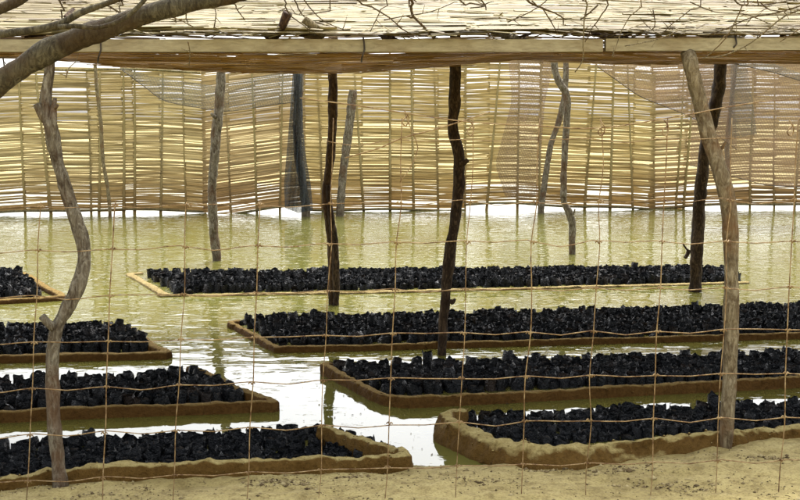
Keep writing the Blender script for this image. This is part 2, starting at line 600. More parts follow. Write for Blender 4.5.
# rafters whose chopped ends stick out over the beam, and the back beam
for k, (px, r_, tilt, out, lift) in enumerate(((-60, .022, .05, .1, 0), (277, .019, .5, .05, .075), (322, .018, .6, .04, .05), (395, .018, .3, -.06, 0), (525, .018, .3, -.06, 0), (632, .018, .3, -.06, 0), (745, .018, .3, -.06, 0), (860, .03, .1, .1, 0))):
    Yb = beamYp(px)
    x0 = (px - 400) / F * Yb
    zb_ = beamTop(x0)
    pts = [Vector((x0 + tilt * 0.12 * (1 if k % 2 else -1), Yb - out, zb_ + (0.03 + lift if k in (1, 2) else -0.02))), Vector((x0, Yb + 0.08, zb_ + (0.012 + r_ * 0.4 if k in (1, 2) else -0.01))), Vector((x0 - tilt * 0.3, Yb + 0.9, zb_ + 0.10)), Vector((x0 - tilt * 0.5, Yb + 2.6, zb_ + 0.37)), Vector((x0 - tilt * 0.6, Yb + ROOF_V, zb_ + 0.87))]
    m = MB()
    tube(m, pts, [r_, r_, r_, max(r_, .02), max(r_, .02)], 0.08, 8, 0.2, seed=k)
    m.build('rafter', BARK_BROWN if k % 2 else TWIG_PALE, roof)
m = MB()
tube(m, [Vector((x, beamY(x) + ROOF_V - 0.15, beamTop(x) + 0.85 + 0.02 * math.sin(x))) for x in (-5.5, -2.5, 0, 2.5, 6)], 0.035, 0.15, 8, 0.15)
m.build('back_beam', BARK_BROWN, roof)
# splints and broken reeds along the front edge
for px, py, dx, dy, w in ((262, 36, 13, -13, .010), (272, 37, 14, -11, .014), (300, 35, 26, -4, .012), (285, 29, 40, 5, .010), (345, 36, 16, -5, .01), (388, 36, 10, -9, .013), (433, 37, 8, -7, .012), (508, 30, 0, -9, .007), (520, 37, 13, -4, .010), (585, 36, 14, -2, .01), (625, 36, 14, -6, .010), (632, 37, 11, -4, .008), (675, 36, 13, -2, .012), (742, 36, 14, -6, .01), (780, 36, 12, -4, .01), (160, 34, 30, -8, .012), (205, 36, 22, -7, .009), (215, 30, 24, 2, .008), (120, 36, 26, -4, .009), (140, 32, 22, 3, .01), (25, 37, 20, -2, .01), (65, 17, 8, -8, .015)):
    Yb = beamYp(px) + 0.06
    a = V(px, py, Yb); b = V(px + dx, py + dy, Yb + 0.10)
    m = MB()
    strip(m, (a + b) / 2, b - a, Vector((0, -1, 0.5)), (b - a).length, w * 1.6, w * 0.5)
    tube(m, [a, (a + b) / 2 + Vector((0, 0, .003)), b], w * 0.45, 0.03, 6, 0.2)
    m.build('splint', BARK_BROWN if w > 0.0095 else TWIG_PALE, roof)
# wire ties round the beam
for px, y0, y1 in ((99.5, 37, 62), (363, 37.5, 62), (735, 36, 52)):
    Yb = beamYp(px)
    m = MB()
    tube(m, [V(px, y0, Yb + 0.03), V(px + 0.5, y0 + 1.5, Yb - 0.008), V(px + 1.5, (y0 + y1) / 2, Yb - 0.008), V(px - 1, y1 - 5, Yb - 0.006), V(px - 1.5, y1, Yb + 0.05)], 0.0042, 0.02, 6, 0)
    m.build('wire_tie', TIE, roof)

# ------------------------------------------------------------------ posts
def post(name, label, mats, stems, stubs=(), foot=0.3, rough=0.14, top=None, slim=0.93):
    """stems: lists of (px, py, half-width px, depth)"""
    base = stems[0][-1]
    b0 = V(base[0], base[1], base[3])
    root = empty(name, (b0.x, b0.y, b0.z))
    tag(root, label, 'post')
    for s, st in enumerate(stems):
        pts = [V(p[0], p[1], p[3]) for p in st]
        rad = [p[2] * slim * p[3] / F for p in st]
        if s == 0:
            if foot:
                pts.append(pts[-1] + Vector((0, 0, -foot))); rad.append(rad[-1])
            if top:
                pts.insert(0, Vector((pts[0].x + (pts[0].x - pts[1].x) * 0.3, pts[0].y + 0.02, top))); rad.insert(0, rad[0])
        m = MB()
        tube(m, pts, rad, 0.022, 16, rough * 1.5, 13.0, seed=s + base[0] * 0.1)
        m.build('trunk' if s == 0 else 'stem', mats[min(s, len(mats) - 1)], root)
    for k, (x0, y0, x1, y1, r0, r1, Yd) in enumerate(stubs):
        m = MB()
        tube(m, [V(x0, y0, Yd), V((x0 + x1) / 2, (y0 + y1) / 2 + 1, Yd - 0.01), V(x1, y1, Yd - 0.02)], [r0 * Yd / F, (r0 + r1) / 2 * Yd / F, r1 * Yd / F], 0.015, 8, 0.2)
        m.build('branch_stub', mats[0], root)
    return root

post('crooked_post', 'crooked grey S-shaped post with a forked stub at the front left', [BARK_GREY, BARK_GREY],
     [[(50, 52, 7.5, 5.23), (49, 75, 8, 5.22), (46, 100, 9.5, 5.21), (51, 130, 10.5, 5.19), (59, 165, 10, 5.18), (71, 205, 10.5, 5.16), (81, 238, 11, 5.15), (84, 262, 10.5, 5.13), (77, 290, 10.5, 5.11), (62, 318, 10.5, 5.09), (54, 340, 10.5, 5.08), (52, 380, 11, 5.07), (54, 420, 11, 5.05), (58, 460, 11, 5.04), (61, 488, 12.5, 5.03)],
      [(55, 98, 3.5, 5.19), (53, 120, 6, 5.17), (55, 150, 5, 5.17), (62, 175, 3, 5.16)]],
     [(46, 120, 36, 104, 4.5, 3.4, 5.2), (54, 328, 42, 316, 4.8, 3.6, 5.06), (53, 108, 58, 105, 3, 1.5, 5.18)], 0.1, 0.15, None, 0.64)
post('leaning_post', 'pale smooth leaning post at the front right holding up the beam', [BARK_LIGHT],
     [[(688, 54, 10, 5.82), (690, 62, 11, 5.79), (697, 90, 10.5, 5.79), (703, 115, 11.5, 5.79), (713, 150, 11, 5.77), (723, 180, 11.5, 5.74), (729, 215, 11.5, 5.74), (731, 260, 11, 5.74), (731, 320, 11, 5.72), (730, 370, 11, 5.72), (728, 405, 11, 5.69), (725, 447, 10.5, 5.69)]],
     [(720, 150, 726, 141, 2, 1, 5.78)], 0.1, 0.09, None, 0.68)
post('dark_post', 'dark knotty post in the middle with a short stub', [BARK_SHADED],
     [[(455, 62, 6.8, 8.25), (455, 100, 6.8, 8.24), (453, 125, 6.5, 8.23), (458, 150, 7, 8.22), (459, 172, 7, 8.21), (457, 205, 6.8, 8.2), (452, 240, 6.8, 8.2), (448, 265, 7, 8.2), (446, 290, 6.5, 8.2), (443, 325, 5.8, 8.2), (442, 357, 5.8, 8.2)]],
     [(460, 164, 468, 160, 3.4, 2.2, 8.18), (452, 302, 455, 299, 3, 1.2, 8.15)], 0.3, 0.13, 2.46, 0.82)
post('slender_post', 'slender dark brown double-stemmed post left of the middle', [BARK_BROWN, BARK_SHADED],
     [[(333, 68, 5, 10.5), (333, 100, 5, 10.5), (332, 140, 5, 10.5), (328, 175, 4.6, 10.5), (326, 200, 4.4, 10.5), (329, 225, 4.2, 10.5), (331, 250, 4, 10.5), (332, 275, 4, 10.5), (332, 303, 3.8, 10.5)],
      [(328, 185, 2.5, 10.46), (331, 215, 3.6, 10.45), (335, 245, 4, 10.45), (336, 275, 3.8, 10.45), (336, 312, 3.6, 10.45)]], (), 0.3, 0.13, 2.76)
post('dark_leaning_post', 'dark leaning post behind the pale front right post', [BARK_SHADED],  # bark colour darkened to stand for the roof's shade
     [[(721, 60, 7, 11.3), (719, 85, 7.4, 11.3), (714, 110, 7.6, 11.3), (706, 145, 7.2, 11.3), (702, 175, 7.2, 11.3), (699, 210, 7.3, 11.3), (697, 245, 7.5, 11.3), (696, 270, 7.4, 11.3), (695, 291, 7.2, 11.3)]],
     [(690, 252, 683, 244, 1.6, 0.8, 11.2), (689, 250, 685, 258, 2.5, 1.8, 11.2)], 0.3, 0.12, 2.86, 0.84)
post('speckled_post', 'thin grey speckled post standing alone in open water on the left', [BARK_GREY],
     [[(222, 40, 5, 13.8), (221, 75, 5, 13.8), (219, 105, 5.2, 13.8), (216, 135, 5, 13.8), (214, 165, 4.8, 13.8), (212, 190, 4.6, 13.8), (213, 215, 5, 13.8), (214, 235, 4.8, 13.8), (217, 262, 4.8, 13.8)]],
     [(216, 117, 211, 113, 2, 1.2, 13.75)], 0.3, 0.12)
post('kinked_post', 'thin kinked grey post in the open water right of the middle', [BARK_GREY],
     [[(554, 40, 3.6, 14.5), (555, 70, 3.6, 14.5), (561, 85, 3.7, 14.5), (567, 97, 3.8, 14.5), (566, 130, 3.6, 14.5), (564, 165, 3.6, 14.5), (564, 200, 3.6, 14.5), (569, 212, 4.2, 14.5), (572, 225, 4, 14.5), (572, 252, 3.6, 14.5)]],
     [(573, 214, 575, 209, 1.4, 0.8, 14.45)], 0.3, 0.12)
post('bare_pole', 'pale forked pole just behind the thin kinked post', [BARK_GREY],
     [[(566, 45, 2.8, 20.9), (565, 90, 3, 20.9), (559, 120, 3, 20.9), (551, 145, 3, 20.9), (545, 180, 3.2, 20.9), (541, 211, 3.4, 20.9)]], (), 0.3, 0.1)
post('stub_post', 'short grey blunt-topped post against the reed wall left of the middle', [BARK_GREY],
     [[(353, 90, 4.5, 20.3), (351, 112, 4.6, 20.3), (346, 150, 4.4, 20.3), (342, 185, 4.2, 20.3), (340, 213, 4.2, 20.3)]], (), 0.3, 0.12)
post('wrapped_post', 'grey post wrapped in dark blue netting against the reed wall', [BARK_GREY, BARK_BROWN],
     [[(299, 72, 5, 20.2), (298, 110, 5, 20.2), (298, 150, 4.6, 20.2), (303, 185, 4.5, 20.2), (306, 213, 4.8, 20.2)],
      [(294, 125, 1.6, 20.05), (297, 150, 1.6, 20.05), (298, 172, 1.6, 20.05)]], (), 0.3, 0.12)
post('thin_stake', 'very thin pale stake against the reed wall at the far left', [TWIG_PALE],
     [[(95, 64, 1.8, 20.0), (97, 90, 1.8, 20.0), (101, 125, 1.9, 20.0), (103, 160, 1.9, 20.0), (108, 190, 1.9, 20.0), (110, 215, 1.9, 20.0)]], (), 0.3, 0.1)
post('pale_stake', 'thin pale stake right of the crossing posts at the reed wall', [BARK_GREY],
     [[(737, 55, 2, 19.5), (734, 80, 2, 19.5), (729, 120, 2.2, 19.5), (727, 150, 2.4, 19.5), (729, 180, 2.4, 19.5), (730, 214, 2.4, 19.5)]], (), 0.3, 0.1)

# ------------------------------------------------------------------ reed wall at the back
wall_px = [(-330, 218), (-60, 216.5), (0, 216), (200, 213), (300, 212), (400, 210.5), (600, 209), (800, 208), (1150, 206.5)]
wall_pt = [G(*p) for p in wall_px]

def wall_at(px):
    x = np.interp(px, [p[0] for p in wall_px], [p.x for p in wall_pt])
    y = np.interp(px, [p[0] for p in wall_px], [p.y for p in wall_pt])
    return Vector((x, y, 0))

panels = [
    (-330, 206.5, REED_WALL, 'greenish tan reed mat panel at the left end of the back wall', 0.03, 0.0, 67, 0.00),
    (205, 306, REED_WALL_B, 'greyish tilted reed mat panel behind the speckled post', 0.05, 0.12, 56, 0.10),
    (304.5, 464.5, REED_WALL_Y, 'yellow reed mat panel behind the dark middle post', 0.045, 0.04, 52, 0.00),
    (463, 651, REED_WALL_Y, 'golden reed mat panel behind the kinked post', 0.05, -0.05, 50, 0.10),
    (649.5, 1150, REED_WALL_B, 'brownish reed mat panel at the right end of the back wall', 0.05, 0.05, 56, 0.00),
]
rib_x = sorted(set([-310 + 31 * k for k in range(10)] + [20, 45, 88, 97, 122, 133, 160, 185, 231, 257, 281, 322, 362, 390, 413, 437, 464, 487, 516, 538, 585, 609, 630, 653, 676, 684, 749, 773, 795] + [820 + 27 * k for k in range(12)]))
for pi, (xa, xb, mat, label, zb, tilt, ytop, off) in enumerate(panels):
    A, B = wall_at(xa), wall_at(xb)
    n_in = Vector((0, -1, 0))
    root = empty('reed_mat', (A.x, A.y - off, 0))
    tag(root, label, 'mat')
    ztop = V(0, ytop, A.y).z
    Lx = B.x - A.x
    ribs = [x for x in rib_x if xa <= x <= xb - 3]
    stops = sorted([A.x] + [wall_at(x).x for x in ribs] + [B.x])
    mb = MB()
    z = zb
    row = 0
    def wob(x):
        t = (x - A.x) / Lx
        return tilt * (t - 0.5) + 0.05 * math.sin(x * 0.9 + pi * 2) + 0.022 * math.sin(x * 2.7 + pi)
    def yof(x, zz):
        t = (x - A.x) / Lx
        return A.y + (B.y - A.y) * t - off + 0.10 * noise.noise(Vector((x * 0.5, zz * 0.8, pi * 3.0)))
    while z < ztop - 0.02:
        s0 = random.randint(0, 2)
        x = A.x
        while x < B.x - 0.02:
            nxt = [s for s in stops if s > x + 0.10]
            k = random.randint(0, min(2, len(nxt) - 1)) if nxt else 0
            xe = nxt[k] if nxt else B.x
            xe = min(B.x, xe)
            xc = (x + xe) / 2
            low = max(0.0, 1 - (z - zb) / 0.5)
            pgap = 0.035 + 0.13 * low
            if noise.noise(Vector((xc * 0.8, z * 3, 4))) > 0.1: pgap += 0.10
            w = 0.0205 * random.uniform(1.12, 1.40)
            zc = z
            if random.random() < pgap:
                w *= random.uniform(0.02, 0.2)
            side = (1 if (row + s0) % 2 else -1) * 0.0025
            sl_ = (wob(xe) - wob(x)) / max(0.05, xe - x) + random.gauss(0, 0.006) + (random.gauss(0, 0.05) if random.random() < 0.04 else 0)
            syl = (yof(xe, z) - yof(x, z)) / max(0.05, xe - x)
            strip(mb, Vector((xc, yof(xc, z) + side, zc + wob(xc) + random.gauss(0, 0.003))), Vector((1, syl, sl_)), Vector((0, -1, random.gauss(0, .10))), (xe - x) * 1.05, w, random.uniform(0.0015, 0.004), 0, random.gauss(0, 0.003))
            x = xe
        z += 0.0205 * random.uniform(0.92, 1.06)
        row += 1
    o = mb.build('reeds', mat, root); tag(o, kind='stuff')
    for q, px in enumerate(ribs):
        p = wall_at(px)
        yy = yof(p.x, 1.0)
        m = MB()
        lean = random.gauss(0, 0.035)
        r_ = random.uniform(0.012, 0.026)
        pts = [Vector((p.x + lean * (zz - 0.4), yof(p.x, zz) + ((-0.016 if q % 4 else 0.022) if zz > 0.3 else 0.0), zz)) for zz in (-0.25, 0.1, 0.7, 1.4, 2.0, ztop + random.uniform(-0.05, 0.12))]
        tube(m, pts, [r_ * 1.25, r_ * 1.2, r_, r_ * 0.9, r_ * .8, r_ * .7], 0.15, 7, 0.15)
        m.build('rib', REED_RIB, root)
    m = MB()
    xs = np.linspace(A.x, B.x, 9)
    tube(m, [Vector((x, yof(x, zb) - 0.04, zb + wob(x) + 0.0)) for x in xs], 0.021, 0.2, 7, 0.15)
    m.build('bottom_rail', RIB, root)
    m = MB()
    tube(m, [Vector((x, yof(x, ztop) - 0.04, ztop + wob(x) - 0.05)) for x in xs], 0.017, 0.2, 7, 0.15)
    m.build('top_rail', RIB, root)

# ------------------------------------------------------------------ shade nets
def sheet(name, rows, mat, label, Yd, fold=0.04, n=24, seed=0, hem=True):
    """rows: px outlines from top to bottom; each row a list of points left to right"""
    nr = 14
    vs2 = []
    R_ = [np.array(r) for r in rows]
    for j in range(nr + 1):
        t = j / nr * (len(R_) - 1)
        a = min(int(t), len(R_) - 2); f = t - a
        for i in range(n + 1):
            u = i / n
            def at(r):
                s = u * (len(r) - 1); k = min(int(s), len(r) - 2); g = s - k
                return r[k] * (1 - g) + r[k + 1] * g
            q = at(R_[a]) * (1 - f) + at(R_[a + 1]) * f
            dy = fold * math.sin(u * 21 + t * 2 + seed) + 0.07 * noise.noise(Vector((u * 4, t * 3, seed)))
            vs2.append(V(q[0], q[1], Yd + dy))
    fs2 = [(j * (n + 1) + i, j * (n + 1) + i + 1, (j + 1) * (n + 1) + i + 1, (j + 1) * (n + 1) + i) for j in range(nr) for i in range(n)]
    m = MB(); m.add(vs2, fs2)
    o = tag(m.build(name, mat), label, 'net')
    if hem:
        m = MB()
        tube(m, vs2[-(n + 1)::3], 0.006, 0.2, 6, 0)
        h = m.build('hem', TIE)
        h.parent = o
    return o

sheet('shade_net', [[(585, 60), (640, 54), (700, 52), (735, 52)], [(592, 64), (640, 85), (695, 100), (735, 105)], [(598, 67), (640, 97), (695, 118), (737, 150)]], NET_PINK, 'sagging pinkish brown shade net left of the pale leaning post', 19.0, 0.05, 30, 1)
sheet('shade_net', [[(690, 54), (750, 60), (860, 66)], [(692, 110), (760, 120), (860, 125)], [(690, 165), (765, 185), (860, 190)]], NET_PINK, 'brown shade net hanging over the wall at the right edge', 18.8, 0.06, 30, 4)
sheet('shade_net', [[(732, 58), (770, 62), (830, 84)], [(736, 64), (772, 72), (830, 90)]], NET_BLUE, 'narrow blue grey net strip slung at the upper right corner', 18.5, 0.04, 24, 2)
sheet('shade_net', [[(731, 58), (738, 58), (746, 60)], [(730, 95), (738, 96), (752, 96)], [(728, 135), (738, 138), (757, 134)]], NET_BLUE, 'blue grey net hanging beside the pale stake at right', 18.6, 0.04, 16, 8, False)
sheet('shade_net', [[(112, 62), (150, 76), (215, 86), (290, 70)], [(116, 66), (160, 92), (220, 104), (292, 96)], [(122, 70), (165, 102), (225, 112), (294, 102)]], NET_BLUE, 'thin grey blue shade net slung across the left of the wall', 19.2, 0.05, 30, 5)
sheet('shade_net', [[(293, 70), (297, 68), (302, 72)], [(291, 95), (297, 96), (302, 95)], [(289, 125), (297, 122), (303, 127)], [(286, 160), (296, 165), (306, 158)], [(284, 185), (298, 190), (311, 186)], [(285, 208), (298, 213), (313, 210)]], NET_BLUE_D, 'dark blue netting bunched round the grey post on the left', 19.9, 0.12, 40, 6, False)
sheet('shade_net', [[(508, 58), (530, 56), (556, 58)], [(512, 100), (530, 105), (545, 100)], [(495, 165), (520, 172), (540, 170)], [(505, 196), (522, 200), (535, 197)]], NET_PINK, 'faded brown netting hanging left of the kinked post', 20.4, 0.05, 20, 9, False)

# ------------------------------------------------------------------ beds: mud kerbs
def kerb(name, label, px_pts, width, zt, mat, seed, slope=None, rough=0.02):
    """px_pts: centre line of the kerb's top, in picture pixels on level zt"""
    pts = [G(x, y, zt) for x, y in px_pts]
    c, r = catmull(pts, [1.0] * len(pts), 0.013)
    prof = [(-0.60, -0.28), (-0.54, -0.09), (-0.50, -0.04), (-0.44, -0.012), (-0.34, -0.002), (-0.12, 0.0), (0.12, 0.0), (0.34, -0.002), (0.42, -0.008), (0.47, -0.022), (0.50, -0.04), (0.53, -0.065), (0.56, -0.09), (0.62, -0.28)]
    vs2, fs2 = [], []
    n = len(prof)
    for i, p in enumerate(c):
        t = c[min(i + 1, len(c) - 1)] - c[max(i - 1, 0)]
        t.z = 0; t.normalize()
        s = Vector((t.y, -t.x, 0))
        wv = width * (1 + 0.14 * noise.noise(p * 2.3 + Vector((seed, 0, 0))))
        hz = 0.7 * rough * noise.noise(p * 1.9 + Vector((0, seed, 0))) + rough * 0.5 * noise.noise(p * 7) + rough * 0.3 * noise.noise(p * 19)
        sl_ = 0.0 if slope is None else float(np.interp(i / (len(c) - 1), slope[0], slope[1]))
        for (a, b) in prof:
            if a > 0.4 and sl_:
                a = a + sl_ * min(1.0, -b / 0.12) ** 0.8
            q = p + s * (a * wv) + Vector((0, 0, b + hz))
            q += Vector((noise.noise(q * 9), noise.noise(q * 9 + Vector((7, 0, 0))), noise.noise(q * 12) * 0.6)) * rough * 0.55
            q += Vector((noise.noise(q * 28), noise.noise(q * 28 + Vector((7, 0, 0))), noise.noise(q * 31) * 0.7)) * rough * 0.5
            q.z += rough * 0.5 * max(0.0, noise.noise(q * 14 + Vector((3, 3, 0)))) * (1 if b > -0.05 else 0)
            nick = max(0.0, noise.noise(p * 5.5 + Vector((seed * 3, 1, 2))) - 0.18)
            if a > 0.2 and b > -0.06:
                q.z -= nick * rough * 2.2
                q -= s * nick * rough * 1.6
            cr = abs(noise.noise(Vector((p.x * 17, p.y * 17, seed + b * 9))))
            if cr < 0.05 and a > 0.3:
                q -= s * 0.012 * (1 - cr / 0.05)
            vs2.append(q)
    for i in range(len(c) - 1):
        for k in range(n - 1):
            fs2.append((i * n + k, (i + 1) * n + k, (i + 1) * n + k + 1, i * n + k + 1))
    fs2 += [tuple(range(n)), tuple((len(c) - 1) * n + k for k in range(n))[::-1]]
    m = MB(); m.add(vs2, fs2)
    nn = len(prof)
    for i in range(int(len(c) * 0.9)):          # crumbs and small clods stuck on the bank
        j = random.randrange(len(c)) * nn + random.randrange(2, nn - 1)
        if vs2[j].z < 0.005: continue
        r_ = random.uniform(0.002, 0.005) if random.random() < 0.85 else random.uniform(0.005, 0.010)
        r_ *= 0.5 + rough * 25
        cc = vs2[j] + Vector((random.gauss(0, .006), random.gauss(0, .006), 0))
        m.add([cc + Vector((random.uniform(.7, 1.3) * r_ * x_, random.uniform(.7, 1.3) * r_ * y_, random.uniform(.5, 1) * r_ * z_)) for x_, y_, z_ in ((1, 0, 0), (0, 1, 0), (-1, 0, 0), (0, -1, 0), (0, 0, 1), (0, 0, -1))],
              [(0, 1, 4), (1, 2, 4), (2, 3, 4), (3, 0, 4), (1, 0, 5), (2, 1, 5), (3, 2, 5), (0, 3, 5)])
    o = m.build(name, mat)
    return tag(o, label, 'kerb')

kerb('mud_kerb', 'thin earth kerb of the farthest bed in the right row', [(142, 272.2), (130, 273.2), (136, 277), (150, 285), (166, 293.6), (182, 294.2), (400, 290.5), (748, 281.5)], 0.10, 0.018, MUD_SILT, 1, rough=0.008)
kerb('mud_kerb', 'earth kerb of the second farthest bed in the right row', [(238, 319.5), (231, 321.5), (240, 326), (256, 335), (275, 345), (290, 346), (400, 343.5), (500, 340.5), (900, 330)], 0.06, 0.042, MUD_WET_SHADED, 2, rough=0.010)
kerb('mud_kerb', 'dark earth kerb of the second nearest bed in the right row', [(330, 362.5), (325, 364.5), (334, 369), (355, 380), (380, 392), (398, 396), (430, 396), (600, 387), (960, 369)], 0.065, 0.06, MUD_WET_SHADED, 3, rough=0.012)
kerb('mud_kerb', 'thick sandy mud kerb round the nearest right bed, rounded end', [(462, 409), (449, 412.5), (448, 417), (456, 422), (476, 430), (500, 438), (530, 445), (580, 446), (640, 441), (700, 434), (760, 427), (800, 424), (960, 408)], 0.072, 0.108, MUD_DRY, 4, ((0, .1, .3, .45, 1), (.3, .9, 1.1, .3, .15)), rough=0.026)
kerb('mud_kerb', 'earth kerb of the farthest bed at the left edge', [(10, 270), (26, 274), (44, 285), (61, 294), (50, 296.5), (-10, 300), (-140, 308)], 0.09, 0.04, MUD_WET_SHADED, 5, rough=0.008)
kerb('mud_kerb', 'earth kerb of the second farthest bed at the left edge', [(110, 324), (128, 327), (150, 343), (166, 350.5), (150, 351.5), (0, 355), (-200, 362)], 0.085, 0.05, MUD_WET_SHADED, 6, rough=0.010)
kerb('mud_kerb', 'brown earth kerb of the second nearest bed at the left', [(190, 366), (201, 370), (235, 386), (271, 399), (252, 401), (100, 406.5), (0, 411), (-220, 423)], 0.065, 0.06, MUD_WET_SHADED, 7, rough=0.012)
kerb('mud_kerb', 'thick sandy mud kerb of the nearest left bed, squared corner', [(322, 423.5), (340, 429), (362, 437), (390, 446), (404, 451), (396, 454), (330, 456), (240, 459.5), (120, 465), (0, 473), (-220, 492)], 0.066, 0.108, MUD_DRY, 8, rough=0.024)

# ------------------------------------------------------------------ seedling bags
def bag_variant(seed):
    rs = random.Random(seed)
    n = 9
    rings = [(0.0, 0.92), (0.055, 1.06), (0.105, 1.0), (0.135, 0.98)]
    vs2, fs2 = [], []
    ph = [rs.uniform(-.10, .10) for _ in range(n)]
    for j, (z, rr) in enumerate(rings):
        for k in range(n):
            an = 2 * math.pi * (k + 0.5 * (j % 2)) / n
            q = 0.034 * rr * (1 + ph[k] + rs.uniform(-.15, .15))
            zz = z + (rs.uniform(-.012, .012) if j in (1, 2) else 0)
            if j == 3:
                zz += rs.uniform(-0.010, 0.008) + (rs.uniform(0.006, 0.016) if rs.random() < 0.07 else 0)
                q *= rs.uniform(0.78, 1.12)
            vs2.append((q * math.cos(an), q * math.sin(an), zz))
    for j in range(3):
        for k in range(n):
            k2 = (k + 1) % n
            if j % 2 == 0:
                fs2 += [(j * n + k, j * n + k2, (j + 1) * n + k), (j * n + k2, (j + 1) * n + k2, (j + 1) * n + k)]
            else:
                fs2 += [(j * n + k, j * n + k2, (j + 1) * n + k2), (j * n + k, (j + 1) * n + k2, (j + 1) * n + k)]
    sv, sf = [], []
    for k in range(n):
        an = 2 * math.pi * k / n
        q = 0.031 * rs.uniform(0.92, 1.04)
        sv.append((q * math.cos(an), q * math.sin(an), 0.114 + rs.uniform(-.008, .008)))
    sv.append((rs.uniform(-.008, .008), rs.uniform(-.008, .008), 0.128 + rs.uniform(-.006, .01)))
    sf = [(k, (k + 1) % n, n) for k in range(n)]
    return vs2, fs2, sv, sf

NV = 8
variants = [bag_variant(100 + k) for k in range(NV)]

def inset_bed(fl, fr, br, bl, z):
    return [G(*fl, z), G(*fr, z), G(*br, z), G(*bl, z)]

# corners in pixels at bag-floor level: front left, front right, back right, back left; mean top height, wildness
beds = {
    'rA': ([(173, 294), (744, 282), (722, 271.5), (146, 276)], 0.07, 1.0),
    'rB': ([(282, 347), (900, 330), (900, 307), (239, 323)], 0.062, 1.0),
    'rC': ([(386, 397), (960, 370), (960, 353), (326, 370)], 0.064, 1.0),
    'rD': ([(503, 452), (960, 415), (960, 402), (447, 421)], 0.05, 0.8),
    'lA': ([(-140, 309), (44, 298), (20, 276), (-140, 284)], 0.09, 1.2),
    'lB': ([(-200, 362), (156, 352.5), (122, 329), (-200, 338)], 0.07, 1.1),
    'lC': ([(-220, 427), (258, 403), (197, 378), (-220, 400)], 0.07, 1.2),
    'lD': ([(-220, 499), (406, 459), (330, 433), (-220, 457)], 0.048, 0.7),
}
bags = []
for key, (cor, hgt, wild) in beds.items():
    Q = [G(x, y, 0.0) for x, y in cor]
    Lf = ((Q[1] - Q[0]).length + (Q[2] - Q[3]).length) / 2
    Ld = ((Q[3] - Q[0]).length + (Q[2] - Q[1]).length) / 2
    # perpendicular depth matters for the row count
    nu, nvv = max(2, int(Lf / 0.068)), max(2, int(Ld / 0.070))
    for j in range(nvv):
        for i in range(nu):
            u = (i + 0.5 + 0.5 * (j % 2) * 0.9 + random.gauss(0, .12)) / (nu + 0.5)
            w = (j + 0.5 + random.gauss(0, .12)) / nvv
            p = (Q[0] * (1 - u) + Q[1] * u) * (1 - w) + (Q[3] * (1 - u) + Q[2] * u) * w
            px = 400 + p.x / p.y * F
            if px < -40 or px > 860 or random.random() < 0.012 * wild:
                continue
            bump_ = 0.022 * wild * noise.noise(Vector((p.x * 3.1, p.y * 3.1, 2.0))) + random.gauss(0, 0.008 * wild)
            if random.random() < 0.04 * wild:
                bump_ += random.uniform(0.012, 0.035)
            tilt = random.gauss(0, 0.2 * wild) if random.random() < 0.85 else random.gauss(0, 0.4)
            bags.append((key, p, hgt + bump_ - 0.135, tilt, random.uniform(0, 2 * math.pi), random.uniform(0, 2 * math.pi), random.uniform(0.88, 1.14), random.randrange(NV), p.y))

near = sorted([b for b in bags if b[0] in ('rD', 'lD') and -12 < 400 + b[1].x / b[1].y * F < 812], key=lambda b: b[8])[:300]
near_id = set(id(b) for b in near)

def bag_matrix(b):
    _, p, z0, tilt, ta, rz, s, _, _ = b
    return Matrix.Translation((p.x, p.y, z0)) @ Matrix.Rotation(tilt, 4, Vector((math.cos(ta), math.sin(ta), 0))) @ Matrix.Rotation(rz, 4, 'Z') @ Matrix.Diagonal((s, s, 1, 1))

bag_me, soil_me = [], []
for (bv, bf, sv, sf) in variants:
    a = bpy.data.meshes.new('seedling_bag'); a.from_pydata(bv, [], bf); a.materials.append(PLASTIC); a.polygons.foreach_set('use_smooth', [True] * len(a.polygons)); bag_me.append(a)
    a = bpy.data.meshes.new('soil'); a.from_pydata(sv, [], sf); a.materials.append(SOIL); soil_me.append(a)
txt = {'rD': ('black plastic seedling bag in the front rows of the nearest right bed', 'bags in the nearest right bed'),
       'lD': ('black plastic seedling bag in the front rows of the nearest left bed', 'bags in the nearest left bed')}
for b in near:
    o = bpy.data.objects.new('seedling_bag', bag_me[b[7]])
    COL.objects.link(o)
    o.matrix_world = bag_matrix(b)
    tag(o, txt[b[0]][0], 'plant bag', txt[b[0]][1])
    s = bpy.data.objects.new('soil', soil_me[b[7]])
    COL.objects.link(s)
    s.parent = o
mb = MB()
np_var = [(np.array(bv), bf, np.array(sv), sf) for (bv, bf, sv, sf) in variants]
for b in bags:
    if id(b) in near_id:
        continue
    M = np.array(bag_matrix(b))
    bv, bf, sv, sf = np_var[b[7]]
    mb.add((bv @ M[:3, :3].T + M[:3, 3]).tolist(), bf, 0)
    mb.add((sv @ M[:3, :3].T + M[:3, 3]).tolist(), sf, 1)
o = mb.build('seedling_bags', [PLASTIC, SOIL], smooth=True)
tag(o, 'massed black plastic seedling bags filling the flooded beds behind', 'plant bags', kind='stuff')

